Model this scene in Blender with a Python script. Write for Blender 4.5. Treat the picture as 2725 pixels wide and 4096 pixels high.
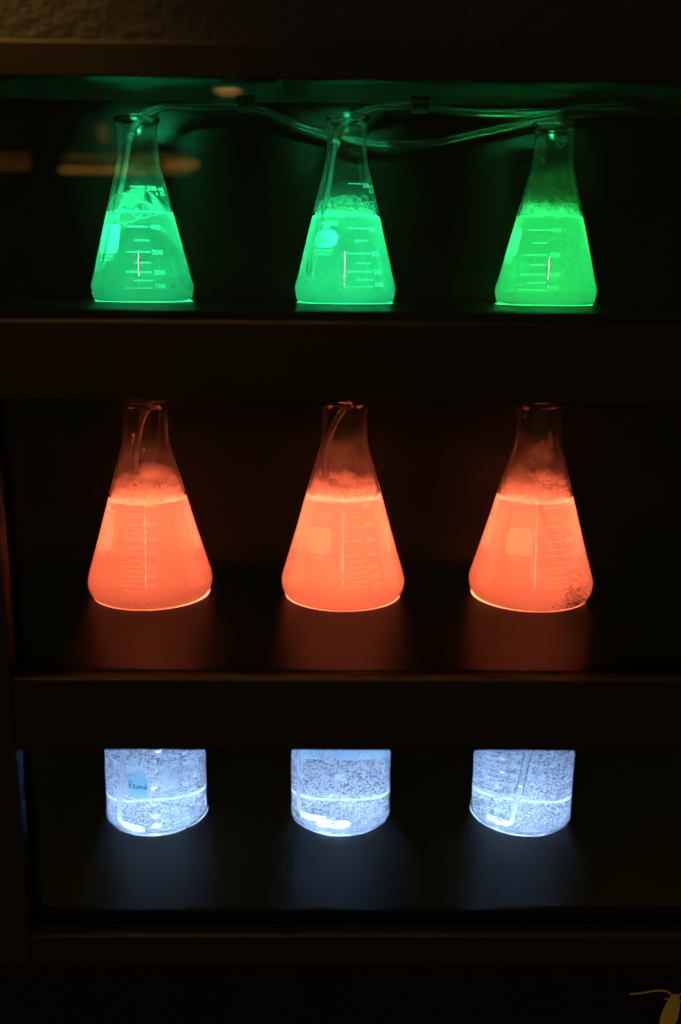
import bpy, bmesh, math, random
import numpy as np
from mathutils import Matrix, Vector

for o in list(bpy.data.objects):
    bpy.data.objects.remove(o, do_unlink=True)
SC = bpy.context.scene
COL = SC.collection
R = math.radians

# ------------------------------------------------------------------ camera
CZ = 1.30                                   # lens height above the floor
PITCH, ROLL, YAW = R(13.479), R(0.524), R(0.871)
cam = bpy.data.cameras.new('camera')
cam.sensor_fit = 'VERTICAL'; cam.sensor_height = 36.0; cam.lens = 35.0
cam.clip_start = 0.02; cam.clip_end = 60
cam.dof.use_dof = True; cam.dof.focus_distance = 0.985; cam.dof.aperture_fstop = 2.2
fw = Vector((math.sin(YAW) * math.cos(PITCH), math.cos(YAW) * math.cos(PITCH), -math.sin(PITCH)))
r0 = Vector((math.cos(YAW), -math.sin(YAW), 0)); u0 = r0.cross(fw)
rt = math.cos(ROLL) * r0 + math.sin(ROLL) * u0; up = rt.cross(fw)
co = bpy.data.objects.new('camera', cam); COL.objects.link(co)
co.matrix_world = Matrix(((rt.x, up.x, -fw.x, 0), (rt.y, up.y, -fw.y, 0), (rt.z, up.z, -fw.z, CZ), (0, 0, 0, 1)))
SC.camera = co

# ------------------------------------------------------------------ world, lamps of the dim room, exposure
w = bpy.data.worlds.new('World'); SC.world = w; w.use_nodes = True
bg = w.node_tree.nodes['Background']; bg.inputs[0].default_value = (1.0, 0.70, 0.07, 1); bg.inputs[1].default_value = 0.026
vs = SC.view_settings
vs.view_transform = 'Standard'; vs.look = 'None'; vs.exposure = 0.0; vs.gamma = 1.0; vs.use_curve_mapping = False
WARM = (1.0, 0.42, 0.06)

def area(name, x, y, z, sx, sy, rad, colour, rot):
    l = bpy.data.lights.new(name, 'AREA'); l.shape = 'RECTANGLE'; l.size = sx; l.size_y = sy
    l.energy = rad * math.pi * sx * sy; l.color = colour
    o = bpy.data.objects.new(name, l); COL.objects.link(o)
    o.location = (x, y, CZ + z); o.rotation_euler = rot
    return o
# line of ceiling lamps running away behind the photographer
for (ya, yb, rad) in ((-1.45, -2.05, 40), (-2.12, -2.5, 40), (-3.9, -4.3, 40), (-4.6, -5.6, 40), (-5.9, -6.3, 40)):
    area('ceiling_lamp', -0.12, (ya + yb) / 2, 1.52, 0.065 if ya > -3 else 0.045, abs(ya - yb), rad, (1.0, 0.80, 0.52), (0, 0, 0))
# warm lit shelves and lamps across the room, mirrored faintly in the glass
def room_lamp(x0, x1, z0, z1, rad, colour=WARM, y=-2.0):
    area('room_lamp', (x0 + x1) / 2, y, (z0 + z1) / 2, abs(x1 - x0), abs(z1 - z0), rad, colour, (R(90), 0, 0))
room_lamp(-0.90, -0.47, 0.375, 0.384, 0.9)
room_lamp(-0.92, -0.66, 0.330, 0.346, 2.0); room_lamp(-0.66, -0.47, 0.331, 0.344, 1.2)
room_lamp(-0.56, -0.45, 0.350, 0.366, 2.4)
room_lamp(-1.16, -1.02, 0.338, 0.358, 0.5); room_lamp(-1.16, -1.02, 0.372, 0.388, 0.35)
room_lamp(-0.375, -0.302, 0.590, 0.665, 4.0, (1.0, 0.46, 0.10))
room_lamp(-0.785, -0.75, 0.43, 0.486, 0.55)
# spot grazing the wall over the cabinet
l = bpy.data.lights.new('wall_spot', 'SPOT'); l.energy = 20; l.color = (1.0, 0.52, 0.13); l.spot_size = R(56); l.spot_blend = 1.0; l.shadow_soft_size = 0.03
o = bpy.data.objects.new('wall_spot', l); COL.objects.link(o); o.location = (-0.40, 0.776, CZ + 0.44)
o.rotation_euler = (Vector((-0.29, 0.8036, CZ + 0.23)) - o.location).to_track_quat('-Z', 'Y').to_euler()

# unseen green lights added behind the top rail to brighten the cabinet's ceiling
for x, e, c in ((-0.196, 0.60, (0.02, 1.0, 0.36)), (0.016, 0.40, (0.02, 1.0, 0.32)), (0.228, 0.25, (0.02, 1.0, 0.26))):
    e *= 0.85; l = bpy.data.lights.new('rail_fill_light', 'AREA'); l.shape = 'RECTANGLE'; l.size = 0.045; l.size_y = 0.006; l.energy = e; l.color = c; l.spread = R(36)
    o = bpy.data.objects.new('rail_fill_light', l); COL.objects.link(o); o.location = (x, 0.935, CZ + 0.1655); o.rotation_euler = (R(115), 0, 0)
cy = SC.cycles
cy.use_denoising = True
cy.denoiser = 'OPENIMAGEDENOISE'; cy.denoising_prefilter = 'ACCURATE'; cy.denoising_input_passes = 'RGB_ALBEDO_NORMAL'
cy.max_bounces = 40; cy.diffuse_bounces = 8; cy.glossy_bounces = 10; cy.transmission_bounces = 28
cy.transparent_max_bounces = 32; cy.volume_bounces = 22
cy.caustics_reflective = True; cy.caustics_refractive = True; cy.blur_glossy = 0.2
cy.sample_clamp_indirect = 30.0; cy.use_adaptive_sampling = True; cy.adaptive_threshold = 0.006

# ------------------------------------------------------------------ materials
def mat(name):
    m = bpy.data.materials.new(name); m.use_nodes = True
    nt = m.node_tree; nt.nodes.clear()
    out = nt.nodes.new('ShaderNodeOutputMaterial')
    return m, nt, out
def nd(nt, t, **kw):
    n = nt.nodes.new(t)
    for k, v in kw.items():
        if k.startswith('i_'):
            n.inputs[k[2:].replace('_', ' ')].default_value = v
        else:
            setattr(n, k, v)
    return n
def satin(name, col, rough, spec=0.5, bump=0.0, scale=200, rv=0.08, detail=4):
    m, nt, out = mat(name)
    p = nd(nt, 'ShaderNodeBsdfPrincipled'); p.inputs['Specular IOR Level'].default_value = spec
    tc = nd(nt, 'ShaderNodeTexCoord'); nz = nd(nt, 'ShaderNodeTexNoise'); nz.inputs['Scale'].default_value = 18; nz.inputs['Detail'].default_value = 6
    nt.links.new(tc.outputs['Object'], nz.inputs['Vector'])
    mr = nd(nt, 'ShaderNodeMapRange'); mr.inputs[3].default_value = rough - rv; mr.inputs[4].default_value = rough + rv
    nt.links.new(nz.outputs['Fac'], mr.inputs[0]); nt.links.new(mr.outputs[0], p.inputs['Roughness'])
    mx = nd(nt, 'ShaderNodeMix', data_type='RGBA'); mx.inputs[6].default_value = (*[c * 0.75 for c in col], 1); mx.inputs[7].default_value = (*[c * 1.25 for c in col], 1)
    nt.links.new(nz.outputs['Fac'], mx.inputs[0]); nt.links.new(mx.outputs[2], p.inputs['Base Color'])
    if bump:
        nb = nd(nt, 'ShaderNodeTexNoise'); nb.inputs['Scale'].default_value = scale; nb.inputs['Detail'].default_value = detail
        nt.links.new(tc.outputs['Object'], nb.inputs['Vector'])
        b = nd(nt, 'ShaderNodeBump'); b.inputs['Strength'].default_value = bump; b.inputs['Distance'].default_value = 0.002
        nt.links.new(nb.outputs['Fac'], b.inputs['Height']); nt.links.new(b.outputs[0], p.inputs['Normal'])
    nt.links.new(p.outputs[0], out.inputs[0])
    return m
def glass(name, ior=1.47, col=(1, 1, 1), rough=0.0):
    m, nt, out = mat(name)
    g = nd(nt, 'ShaderNodeBsdfGlass'); g.inputs['Color'].default_value = (*col, 1); g.inputs['IOR'].default_value = ior; g.inputs['Roughness'].default_value = rough
    nt.links.new(g.outputs[0], out.inputs[0])
    return m
def pane_mat():
    m, nt, out = mat('cabinet_glass')
    t = nd(nt, 'ShaderNodeBsdfTransparent'); t.inputs[0].default_value = (0.985, 0.99, 0.985, 1)
    g = nd(nt, 'ShaderNodeBsdfGlossy'); g.inputs['Roughness'].default_value = 0.0
    f = nd(nt, 'ShaderNodeFresnel'); f.inputs[0].default_value = 1.5
    mx = nd(nt, 'ShaderNodeMixShader'); nt.links.new(f.outputs[0], mx.inputs[0]); nt.links.new(t.outputs[0], mx.inputs[1]); nt.links.new(g.outputs[0], mx.inputs[2])
    nt.links.new(mx.outputs[0], out.inputs[0])
    return m
def liquid(name, dens, g, absorb, acol, scol=(1, 1, 1), ior=1.34, rough=0.0):
    m, nt, out = mat(name)
    s = nd(nt, 'ShaderNodeBsdfGlass'); s.inputs['IOR'].default_value = ior; s.inputs['Roughness'].default_value = rough
    nt.links.new(s.outputs[0], out.inputs[0])
    if dens > 0:
        v = nd(nt, 'ShaderNodeVolumeScatter'); v.inputs['Color'].default_value = (*scol, 1); v.inputs['Density'].default_value = dens; v.inputs['Anisotropy'].default_value = g
        a = nd(nt, 'ShaderNodeVolumeAbsorption'); a.inputs['Color'].default_value = (*acol, 1); a.inputs['Density'].default_value = absorb
        ad = nd(nt, 'ShaderNodeAddShader'); nt.links.new(v.outputs[0], ad.inputs[0]); nt.links.new(a.outputs[0], ad.inputs[1])
        nt.links.new(ad.outputs[0], out.inputs[1])
    return m
def lamp_mat(name, col, strength):
    m, nt, out = mat(name)
    e = nd(nt, 'ShaderNodeEmission'); e.inputs[0].default_value = (*col, 1); e.inputs[1].default_value = strength
    nt.links.new(e.outputs[0], out.inputs[0])
    return m
def paint(name, col, trans=0.6):
    m, nt, out = mat(name)
    d = nd(nt, 'ShaderNodeBsdfDiffuse'); d.inputs[0].default_value = (*col, 1)
    t = nd(nt, 'ShaderNodeBsdfTranslucent'); t.inputs[0].default_value = (*col, 1)
    mx = nd(nt, 'ShaderNodeMixShader'); mx.inputs[0].default_value = trans
    nt.links.new(d.outputs[0], mx.inputs[1]); nt.links.new(t.outputs[0], mx.inputs[2]); nt.links.new(mx.outputs[0], out.inputs[0])
    return m
def foam_mat(name, lo, hi, power=2.5, col=(0.95, 0.95, 0.95)):
    """soap film: clear face-on, milky where the film is seen edge-on"""
    m, nt, out = mat(name)
    lw = nd(nt, 'ShaderNodeLayerWeight'); lw.inputs[0].default_value = 0.5
    pw = nd(nt, 'ShaderNodeMath', operation='POWER'); pw.inputs[1].default_value = power
    nt.links.new(lw.outputs['Facing'], pw.inputs[0])
    mr = nd(nt, 'ShaderNodeMapRange'); mr.inputs[3].default_value = lo; mr.inputs[4].default_value = hi
    nt.links.new(pw.outputs[0], mr.inputs[0])
    t = nd(nt, 'ShaderNodeBsdfTransparent')
    d = nd(nt, 'ShaderNodeBsdfDiffuse'); d.inputs[0].default_value = (*col, 1)
    tl = nd(nt, 'ShaderNodeBsdfTranslucent'); tl.inputs[0].default_value = (*col, 1)
    gl = nd(nt, 'ShaderNodeBsdfGlossy'); gl.inputs['Roughness'].default_value = 0.12
    m1 = nd(nt, 'ShaderNodeMixShader'); m1.inputs[0].default_value = 0.85
    nt.links.new(d.outputs[0], m1.inputs[1]); nt.links.new(tl.outputs[0], m1.inputs[2])
    m2 = nd(nt, 'ShaderNodeMixShader'); m2.inputs[0].default_value = 0.12
    nt.links.new(m1.outputs[0], m2.inputs[1]); nt.links.new(gl.outputs[0], m2.inputs[2])
    mx = nd(nt, 'ShaderNodeMixShader'); nt.links.new(mr.outputs[0], mx.inputs[0]); nt.links.new(t.outputs[0], mx.inputs[1]); nt.links.new(m2.outputs[0], mx.inputs[2])
    nt.links.new(mx.outputs[0], out.inputs[0])
    return m
def film_mat(name, amount, scale, lo=0.42, hi=0.7, col=(0.85, 0.85, 0.85), zfade=None):
    """patchy dried film on the inside of the glass"""
    m, nt, out = mat(name)
    tc = nd(nt, 'ShaderNodeTexCoord'); nz = nd(nt, 'ShaderNodeTexNoise'); nz.inputs['Scale'].default_value = scale; nz.inputs['Detail'].default_value = 7
    nt.links.new(tc.outputs['Object'], nz.inputs['Vector'])
    mr = nd(nt, 'ShaderNodeMapRange'); mr.inputs[1].default_value = lo; mr.inputs[2].default_value = hi; mr.inputs[3].default_value = 0; mr.inputs[4].default_value = amount
    nt.links.new(nz.outputs['Fac'], mr.inputs[0])
    fac = mr.outputs[0]
    if zfade:
        sx = nd(nt, 'ShaderNodeSeparateXYZ'); nt.links.new(tc.outputs['Object'], sx.inputs[0])
        zr = nd(nt, 'ShaderNodeMapRange'); zr.inputs[1].default_value = zfade[0]; zr.inputs[2].default_value = zfade[1]; zr.inputs[3].default_value = 1.0; zr.inputs[4].default_value = zfade[2]
        nt.links.new(sx.outputs[2], zr.inputs[0])
        mu = nd(nt, 'ShaderNodeMath', operation='MULTIPLY'); nt.links.new(fac, mu.inputs[0]); nt.links.new(zr.outputs[0], mu.inputs[1]); fac = mu.outputs[0]
    t = nd(nt, 'ShaderNodeBsdfTransparent')
    d = nd(nt, 'ShaderNodeBsdfDiffuse'); d.inputs[0].default_value = (*col, 1)
    tl = nd(nt, 'ShaderNodeBsdfTranslucent'); tl.inputs[0].default_value = (*col, 1)
    m1 = nd(nt, 'ShaderNodeMixShader'); m1.inputs[0].default_value = 0.5
    nt.links.new(d.outputs[0], m1.inputs[1]); nt.links.new(tl.outputs[0], m1.inputs[2])
    mx = nd(nt, 'ShaderNodeMixShader'); nt.links.new(fac, mx.inputs[0]); nt.links.new(t.outputs[0], mx.inputs[1]); nt.links.new(m1.outputs[0], mx.inputs[2])
    nt.links.new(mx.outputs[0], out.inputs[0])
    return m

M = {}
M['frame'] = satin('frame_black', (0.029, 0.020, 0.006), 0.6, 0.2, 0.15, 900)
M['shelf'] = satin('shelf_black', (0.004, 0.004, 0.0045), 0.40, 0.21, 0, 500, 0.02)
M['inner'] = satin('cabinet_inner_black', (0.005, 0.005, 0.005), 0.42, 0.16)
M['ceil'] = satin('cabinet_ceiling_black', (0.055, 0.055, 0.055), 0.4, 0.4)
M['panel'] = satin('lower_panel_black', (0.008, 0.008, 0.009), 0.5, 0.3)
M['wall'] = satin('textured_wall', (0.024, 0.019, 0.011), 0.6, 0.3, 0.5, 120, 0.08, 8)
M['pane'] = pane_mat()
M['glass'] = glass('borosilicate_glass', 1.47, (0.995, 1.0, 0.997))

def rod_mat(name='glass_tube', ior=1.16, mixf=0.22, rough=0.0):
    m, nt, out = mat(name)
    g = nd(nt, 'ShaderNodeBsdfGlass'); g.inputs['IOR'].default_value = ior; g.inputs['Roughness'].default_value = rough
    d = nd(nt, 'ShaderNodeBsdfTranslucent'); d.inputs[0].default_value = (.95, .95, .95, 1)
    mx = nd(nt, 'ShaderNodeMixShader'); mx.inputs[0].default_value = mixf
    nt.links.new(g.outputs[0], mx.inputs[1]); nt.links.new(d.outputs[0], mx.inputs[2]); nt.links.new(mx.outputs[0], out.inputs[0])
    return m
M['rod'] = rod_mat()
M['tube'] = rod_mat('clear_vinyl', 1.45, 0.05, 0.0)
M['clip'] = satin('clip_black', (0.02, 0.02, 0.02), 0.4)
M['print'] = paint('white_enamel', (1.0, 1.0, 1.0), 1.0)
M['print_b'] = paint('pale_blue_enamel', (0.55, 0.96, 0.99), 0.95)
M['ink'] = paint('blue_black_marker', (0.10, 0.24, 0.42), 0.6)
M['foam'] = foam_mat('bubble_film', 0.03, 0.75, 2.0, (1, 1, 1))
def froth_mat():
    m, nt, out = mat('fine_froth')
    v = nd(nt, 'ShaderNodeVolumeScatter'); v.inputs['Color'].default_value = (1, 1, 1, 1); v.inputs['Density'].default_value = 95; v.inputs['Anisotropy'].default_value = 0.1
    nt.links.new(v.outputs[0], out.inputs[1]); return m
M['froth'] = froth_mat()
M['dome'] = foam_mat('dome_film', 0.015, 0.95, 3.6, (1, 1, 1))
M['foam_o'] = foam_mat('orange_bubble_film', 0.01, 0.66, 3.2, (1, 1, 1))
def edge_glow_mat(name, a, zs):
    """pale film standing in for light caught in the glass: denser seen edge-on"""
    m, nt, out = mat(name)
    lw = nd(nt, 'ShaderNodeLayerWeight'); lw.inputs[0].default_value = 0.5
    pw = nd(nt, 'ShaderNodeMath', operation='POWER'); pw.inputs[1].default_value = 4.0; nt.links.new(lw.outputs['Facing'], pw.inputs[0])
    tc = nd(nt, 'ShaderNodeTexCoord'); nz = nd(nt, 'ShaderNodeTexNoise'); nz.inputs['Scale'].default_value = 70; nz.inputs['Detail'].default_value = 6
    nt.links.new(tc.outputs['Object'], nz.inputs['Vector'])
    mr = nd(nt, 'ShaderNodeMapRange'); mr.inputs[3].default_value = a; mr.inputs[4].default_value = a + 0.75; nt.links.new(pw.outputs[0], mr.inputs[0])
    n2 = nd(nt, 'ShaderNodeMapRange'); n2.inputs[1].default_value = .3; n2.inputs[2].default_value = .7; n2.inputs[3].default_value = .5; n2.inputs[4].default_value = 1.3; nt.links.new(nz.outputs['Fac'], n2.inputs[0])
    mu = nd(nt, 'ShaderNodeMath', operation='MULTIPLY'); nt.links.new(mr.outputs[0], mu.inputs[0]); nt.links.new(n2.outputs[0], mu.inputs[1])
    t = nd(nt, 'ShaderNodeBsdfTransparent'); d = nd(nt, 'ShaderNodeBsdfDiffuse'); d.inputs[0].default_value = (.9, .9, .9, 1)
    tl = nd(nt, 'ShaderNodeBsdfTranslucent'); tl.inputs[0].default_value = (.9, .9, .9, 1)
    m1 = nd(nt, 'ShaderNodeMixShader'); m1.inputs[0].default_value = 0.5; nt.links.new(d.outputs[0], m1.inputs[1]); nt.links.new(tl.outputs[0], m1.inputs[2])
    mx = nd(nt, 'ShaderNodeMixShader'); nt.links.new(mu.outputs[0], mx.inputs[0]); nt.links.new(t.outputs[0], mx.inputs[1]); nt.links.new(m1.outputs[0], mx.inputs[2])
    nt.links.new(mx.outputs[0], out.inputs[0]); return m
M['edge_glow'] = edge_glow_mat('inner_edge_glow', 0.012, 0)  # paints a lit outline along the inside of the glass
M['edge_glow_out'] = edge_glow_mat('outer_edge_glow', 0.003, 0)  # same painted edge light, on the outer face
M['fleck'] = paint('dark_algae', (0.16, 0.05, 0.012), 0.5)
M['ochre'] = satin('ochre_vinyl', (0.85, 0.50, 0.14), 0.6, 0.3)
def bubble_mat():
    m, nt, out = mat('big_air_bubble')
    g = nd(nt, 'ShaderNodeBsdfGlossy'); g.inputs['Roughness'].default_value = 0.22
    d = nd(nt, 'ShaderNodeBsdfTranslucent'); d.inputs[0].default_value = (1, 1, 1, 1)
    mx = nd(nt, 'ShaderNodeMixShader'); mx.inputs[0].default_value = 0.6
    nt.links.new(g.outputs[0], mx.inputs[1]); nt.links.new(d.outputs[0], mx.inputs[2]); nt.links.new(mx.outputs[0], out.inputs[0]); return m
M['bubble'] = bubble_mat()
def bead_mat():
    m, nt, out = mat('air_bubble')
    t = nd(nt, 'ShaderNodeBsdfTransparent'); d = nd(nt, 'ShaderNodeBsdfDiffuse'); d.inputs[0].default_value = (.97, .98, 1, 1)
    tl = nd(nt, 'ShaderNodeBsdfTranslucent'); tl.inputs[0].default_value = (.97, .98, 1, 1)
    m1 = nd(nt, 'ShaderNodeMixShader'); m1.inputs[0].default_value = 0.6; nt.links.new(d.outputs[0], m1.inputs[1]); nt.links.new(tl.outputs[0], m1.inputs[2])
    mx = nd(nt, 'ShaderNodeMixShader'); mx.inputs[0].default_value = 0.5; nt.links.new(t.outputs[0], mx.inputs[1]); nt.links.new(m1.outputs[0], mx.inputs[2])
    nt.links.new(mx.outputs[0], out.inputs[0]); return m
M['bead'] = bead_mat()
GREEN = (0.022, 1.0, 0.30); ORANGE = (1.0, 0.128, 0.053); BLUE = (0.37, 0.57, 1.0)
M['led_g'] = lamp_mat('green_led_disc', GREEN, 2.6)
M['led_g3'] = lamp_mat('yellow_green_led_disc', (0.028, 1.0, 0.19), 2.6)
M['led_o'] = lamp_mat('orange_led_disc', ORANGE, 9.0)
M['led_b'] = lamp_mat('cool_white_led_disc', BLUE, 3.0)
M['liq_g1'] = liquid('green_culture_thin', 13, 0.85, 0.2, (0.6, 0.95, 0.8))
M['liq_g2'] = liquid('green_culture', 20, 0.85, 0.2, (0.6, 0.95, 0.8))
M['liq_g3'] = liquid('green_culture_dense', 26, 0.85, 0.2, (0.6, 0.95, 0.7))
M['liq_o'] = liquid('orange_culture', 26, 0.85, 0.1, (0.95, 0.8, 0.6))
M['liq_o3'] = liquid('orange_culture_mid', 22, 0.85, 0.1, (0.95, 0.8, 0.6))
M['liq_o1'] = liquid('orange_culture_thin', 19, 0.85, 0.1, (0.95, 0.75, 0.5))
M['water'] = liquid('clear_water', 1.15, 0.2, 0.05, (0.8, 0.9, 1.0), ior=1.333, rough=0.06)

# ------------------------------------------------------------------ builders
def link(name, me, m, parent=None):
    o = bpy.data.objects.new(name, me); COL.objects.link(o)
    if m is not None:
        me.materials.clear(); me.materials.append(m)
    if parent is not None:
        o.parent = parent
    return o
def empty(name, loc, label, cat, group=None):
    o = bpy.data.objects.new(name, None); COL.objects.link(o); o.location = loc; o.empty_display_size = 0.02
    tag(o, label, cat, group); return o
def tag(o, label, cat, group=None):
    o['label'] = label; o['category'] = cat
    if group: o['group'] = group
def box(name, x0, x1, y0, y1, z0, z1, m, parent=None, bev=0.0012):
    bm = bmesh.new(); bmesh.ops.create_cube(bm, size=1)
    for v in bm.verts:
        v.co = Vector((x0 + (v.co.x + .5) * (x1 - x0), y0 + (v.co.y + .5) * (y1 - y0), z0 + (v.co.z + .5) * (z1 - z0)))
    if bev: bmesh.ops.bevel(bm, geom=bm.edges[:], offset=bev, segments=2, affect='EDGES', profile=.5)
    me = bpy.data.meshes.new(name); bm.to_mesh(me); bm.free()
    return link(name, me, m, parent)
def smooth(me):
    me.polygons.foreach_set('use_smooth', [True] * len(me.polygons)); me.update()
def spline(pts, n):
    """Catmull-Rom through points, n samples per span"""
    P = [np.array(p, float) for p in pts]; P = [2 * P[0] - P[1]] + P + [2 * P[-1] - P[-2]]
    out = []
    for i in range(1, len(P) - 2):
        a, b, c, d = P[i - 1:i + 3]
        for k in range(n):
            t = k / n
            out.append(0.5 * ((2 * b) + (c - a) * t + (2 * a - 5 * b + 4 * c - d) * t * t + (3 * b - a - 3 * c + d) * t ** 3))
    out.append(P[-2]); return np.array(out)
def lathe(name, prof, seg, m, parent, jitter=None):
    """prof: list of (r, z) in metres; r = 0 ends close at the axis"""
    verts = []; faces = []; rows = []
    for (r, z) in prof:
        if r < 1e-6:
            rows.append([len(verts)]); verts.append((0, 0, z))
        else:
            row = []
            for k in range(seg):
                a = 2 * math.pi * k / seg; row.append(len(verts))
                dz, dr = jitter(a, r, z) if jitter else (0, 0)
                verts.append(((r + dr) * math.sin(a), -(r + dr) * math.cos(a), z + dz))
            rows.append(row)
    for i in range(len(rows) - 1):
        A, B = rows[i], rows[i + 1]
        if len(A) == 1 and len(B) == 1: continue
        for k in range(seg):
            k2 = (k + 1) % seg
            if len(A) == 1: faces.append((A[0], B[k2], B[k]))
            elif len(B) == 1: faces.append((A[k], A[k2], B[0]))
            else: faces.append((A[k], A[k2], B[k2], B[k]))
    me = bpy.data.meshes.new(name); me.from_pydata(verts, [], faces); me.validate(); smooth(me)
    bm = bmesh.new(); bm.from_mesh(me); bmesh.ops.recalc_face_normals(bm, faces=bm.faces); bm.to_mesh(me); bm.free()
    return link(name, me, m, parent)
def tube_mesh(pts, radii, seg=16, closed=True):
    P = [Vector(p) for p in pts]; verts = []; faces = []
    t = (P[1] - P[0]).normalized(); n = t.orthogonal().normalized()
    for i, p in enumerate(P):
        t = (P[min(i + 1, len(P) - 1)] - P[max(i - 1, 0)]).normalized()
        n = (n - t * n.dot(t)).normalized(); b = t.cross(n)
        r = radii[i] if hasattr(radii, '__len__') else radii
        for k in range(seg):
            a = 2 * math.pi * k / seg; verts.append(p + (n * math.cos(a) + b * math.sin(a)) * r)
    for i in range(len(P) - 1):
        for k in range(seg):
            k2 = (k + 1) % seg; faces.append((i * seg + k, i * seg + k2, (i + 1) * seg + k2, (i + 1) * seg + k))
    return verts, faces
def pipe(name, pts, ro, ri, m, parent, n=6, seg=18):
    """hollow tube along a smooth path"""
    sp = spline(pts, n)
    vo, fo = tube_mesh(sp, ro, seg); vi, fi = tube_mesh(sp, ri, seg)
    k = len(vo); faces = fo + [tuple(k + q for q in reversed(f)) for f in fi]
    L = len(sp) - 1
    for j in range(seg):
        j2 = (j + 1) % seg
        faces.append((j2, j, k + j, k + j2)); faces.append((L * seg + j, L * seg + j2, k + L * seg + j2, k + L * seg + j))
    me = bpy.data.meshes.new(name); me.from_pydata([tuple(v) for v in vo + vi], [], faces); smooth(me)
    bm = bmesh.new(); bm.from_mesh(me); bmesh.ops.recalc_face_normals(bm, faces=bm.faces); bm.to_mesh(me); bm.free()
    return link(name, me, m, parent)
ICO = {}
for s in (1, 2, 3):
    b = bmesh.new(); bmesh.ops.create_icosphere(b, subdivisions=s, radius=1)
    ICO[s] = (np.array([v.co[:] for v in b.verts]), np.array([[v.index for v in f.verts] for f in b.faces])); b.free()
def balls(name, items, m, parent, sub=2):
    """one mesh of many balls; items: (x, y, z, rx, rz)"""
    V, F = ICO[sub]; it = np.array(items)
    vv = V[None] * np.stack([it[:, 3], it[:, 3], it[:, 4]], 1)[:, None] + it[:, None, :3]
    ff = F[None] + (np.arange(len(it)) * len(V))[:, None, None]
    vv = vv.reshape(-1, 3); ff = ff.reshape(-1, 3)
    me = bpy.data.meshes.new(name); me.vertices.add(len(vv)); me.vertices.foreach_set('co', vv.ravel())
    me.loops.add(ff.size); me.loops.foreach_set('vertex_index', ff.ravel().astype(np.int32))
    me.polygons.add(len(ff)); me.polygons.foreach_set('loop_start', np.arange(0, ff.size, 3, dtype=np.int32))
    me.update(calc_edges=True); smooth(me)
    o = link(name, me, m, parent); o['kind'] = 'stuff'; return o

# --- printing wrapped on a vessel's wall
class Wall:
    def __init__(s, prof): s.p = np.array(sorted(prof, key=lambda q: q[1])) / 1000
    def r(s, z): return float(np.interp(z, s.p[:, 1], s.p[:, 0]))
    def at(s, th, z, eps=-0.0003):
        r = s.r(z) + eps; a = R(th); return (r * math.sin(a), -r * math.cos(a), z)
_text = {}
def text_shape(body, bold):
    if (body, bold) not in _text:
        c = bpy.data.curves.new('lettering', 'FONT'); c.body = body; c.size = 1; c.offset = bold; c.resolution_u = 3
        o = bpy.data.objects.new('lettering', c); COL.objects.link(o)
        dg = bpy.context.evaluated_depsgraph_get()
        me = bpy.data.meshes.new_from_object(o.evaluated_get(dg))
        V = np.array([v.co[:] for v in me.vertices]); F = [tuple(p.vertices) for p in me.polygons]
        bpy.data.objects.remove(o, do_unlink=True); bpy.data.meshes.remove(me); bpy.data.curves.remove(c)
        _text[(body, bold)] = (V, F)
    return _text[(body, bold)]
CAP = 0.70
def lettering(wall, body, th, z, h, parent, m, width=None, align='L', bold=0.012, arc=None, name='lettering'):
    """th: angle of the start (or middle) in degrees, z: height of the letters' middle, h: cap height, width: degrees"""
    V, F = text_shape(body, bold); V = V.copy()
    x0, x1 = V[:, 0].min(), V[:, 0].max()
    sc = h / CAP; wd = (x1 - x0) * sc; dpm = 180 / math.pi / wall.r(z)
    kx = sc if width is None else width / dpm / (x1 - x0)
    xs = (V[:, 0] - x0) * kx
    if align == 'C': xs = xs - (x1 - x0) * kx / 2
    zs = (V[:, 1] - CAP / 2) * sc
    if arc:                                   # letters on an arc of that radius
        a = xs / arc; rr = arc + zs; xs = rr * np.sin(a); zs = rr * np.cos(a) - arc
    verts = [wall.at(th + x * dpm, z + q) for x, q in zip(xs, zs)]
    me = bpy.data.meshes.new(name); me.from_pydata(verts, [], F)
    return link(name, me, m, parent)
def strip(wall, th0, th1, z, h, parent, m, name='graduation_mark'):
    n = max(2, int(abs(th1 - th0) / 2)); V = []; F = []
    for i in range(n + 1):
        t = th0 + (th1 - th0) * i / n; V += [wall.at(t, z - h / 2), wall.at(t, z + h / 2)]
    for i in range(n): F.append((2 * i, 2 * i + 2, 2 * i + 3, 2 * i + 1))
    me = bpy.data.meshes.new(name); me.from_pydata(V, [], F); return link(name, me, m, parent)
def outline_rr(w, h, r, n=7):
    P = []
    for (cx, cz, a0) in ((w / 2 - r, h / 2 - r, 0), (-w / 2 + r, h / 2 - r, 90), (-w / 2 + r, -h / 2 + r, 180), (w / 2 - r, -h / 2 + r, 270)):
        for k in range(n + 1):
            a = R(a0 + 90 * k / n); P.append((cx + r * math.cos(a), cz + r * math.sin(a)))
    return P
def patch(wall, out, th, z, parent, m, name='label_patch', rings=7, eps=-0.00035):
    dpm = 180 / math.pi / wall.r(z); V = [wall.at(th, z, eps)]; F = []; n = len(out)
    # keep edges fine
    for k in range(1, rings + 1):
        s = k / rings
        for (x, q) in out: V.append(wall.at(th + x * s * dpm, z + q * s, eps))
    for i in range(n): F.append((0, 1 + i, 1 + (i + 1) % n))
    for k in range(rings - 1):
        for i in range(n):
            a = 1 + k * n + i; b = 1 + k * n + (i + 1) % n; F.append((a, a + n, b + n, b))
    me = bpy.data.meshes.new(name); me.from_pydata(V, [], F); return link(name, me, m, parent)
def dense(P, d):
    out = []
    for i in range(len(P)):
        a = np.array(P[i]); b = np.array(P[(i + 1) % len(P)]); k = max(1, int(np.linalg.norm(b - a) / d))
        for j in range(k): out.append(tuple(a + (b - a) * j / k))
    return out
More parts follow.
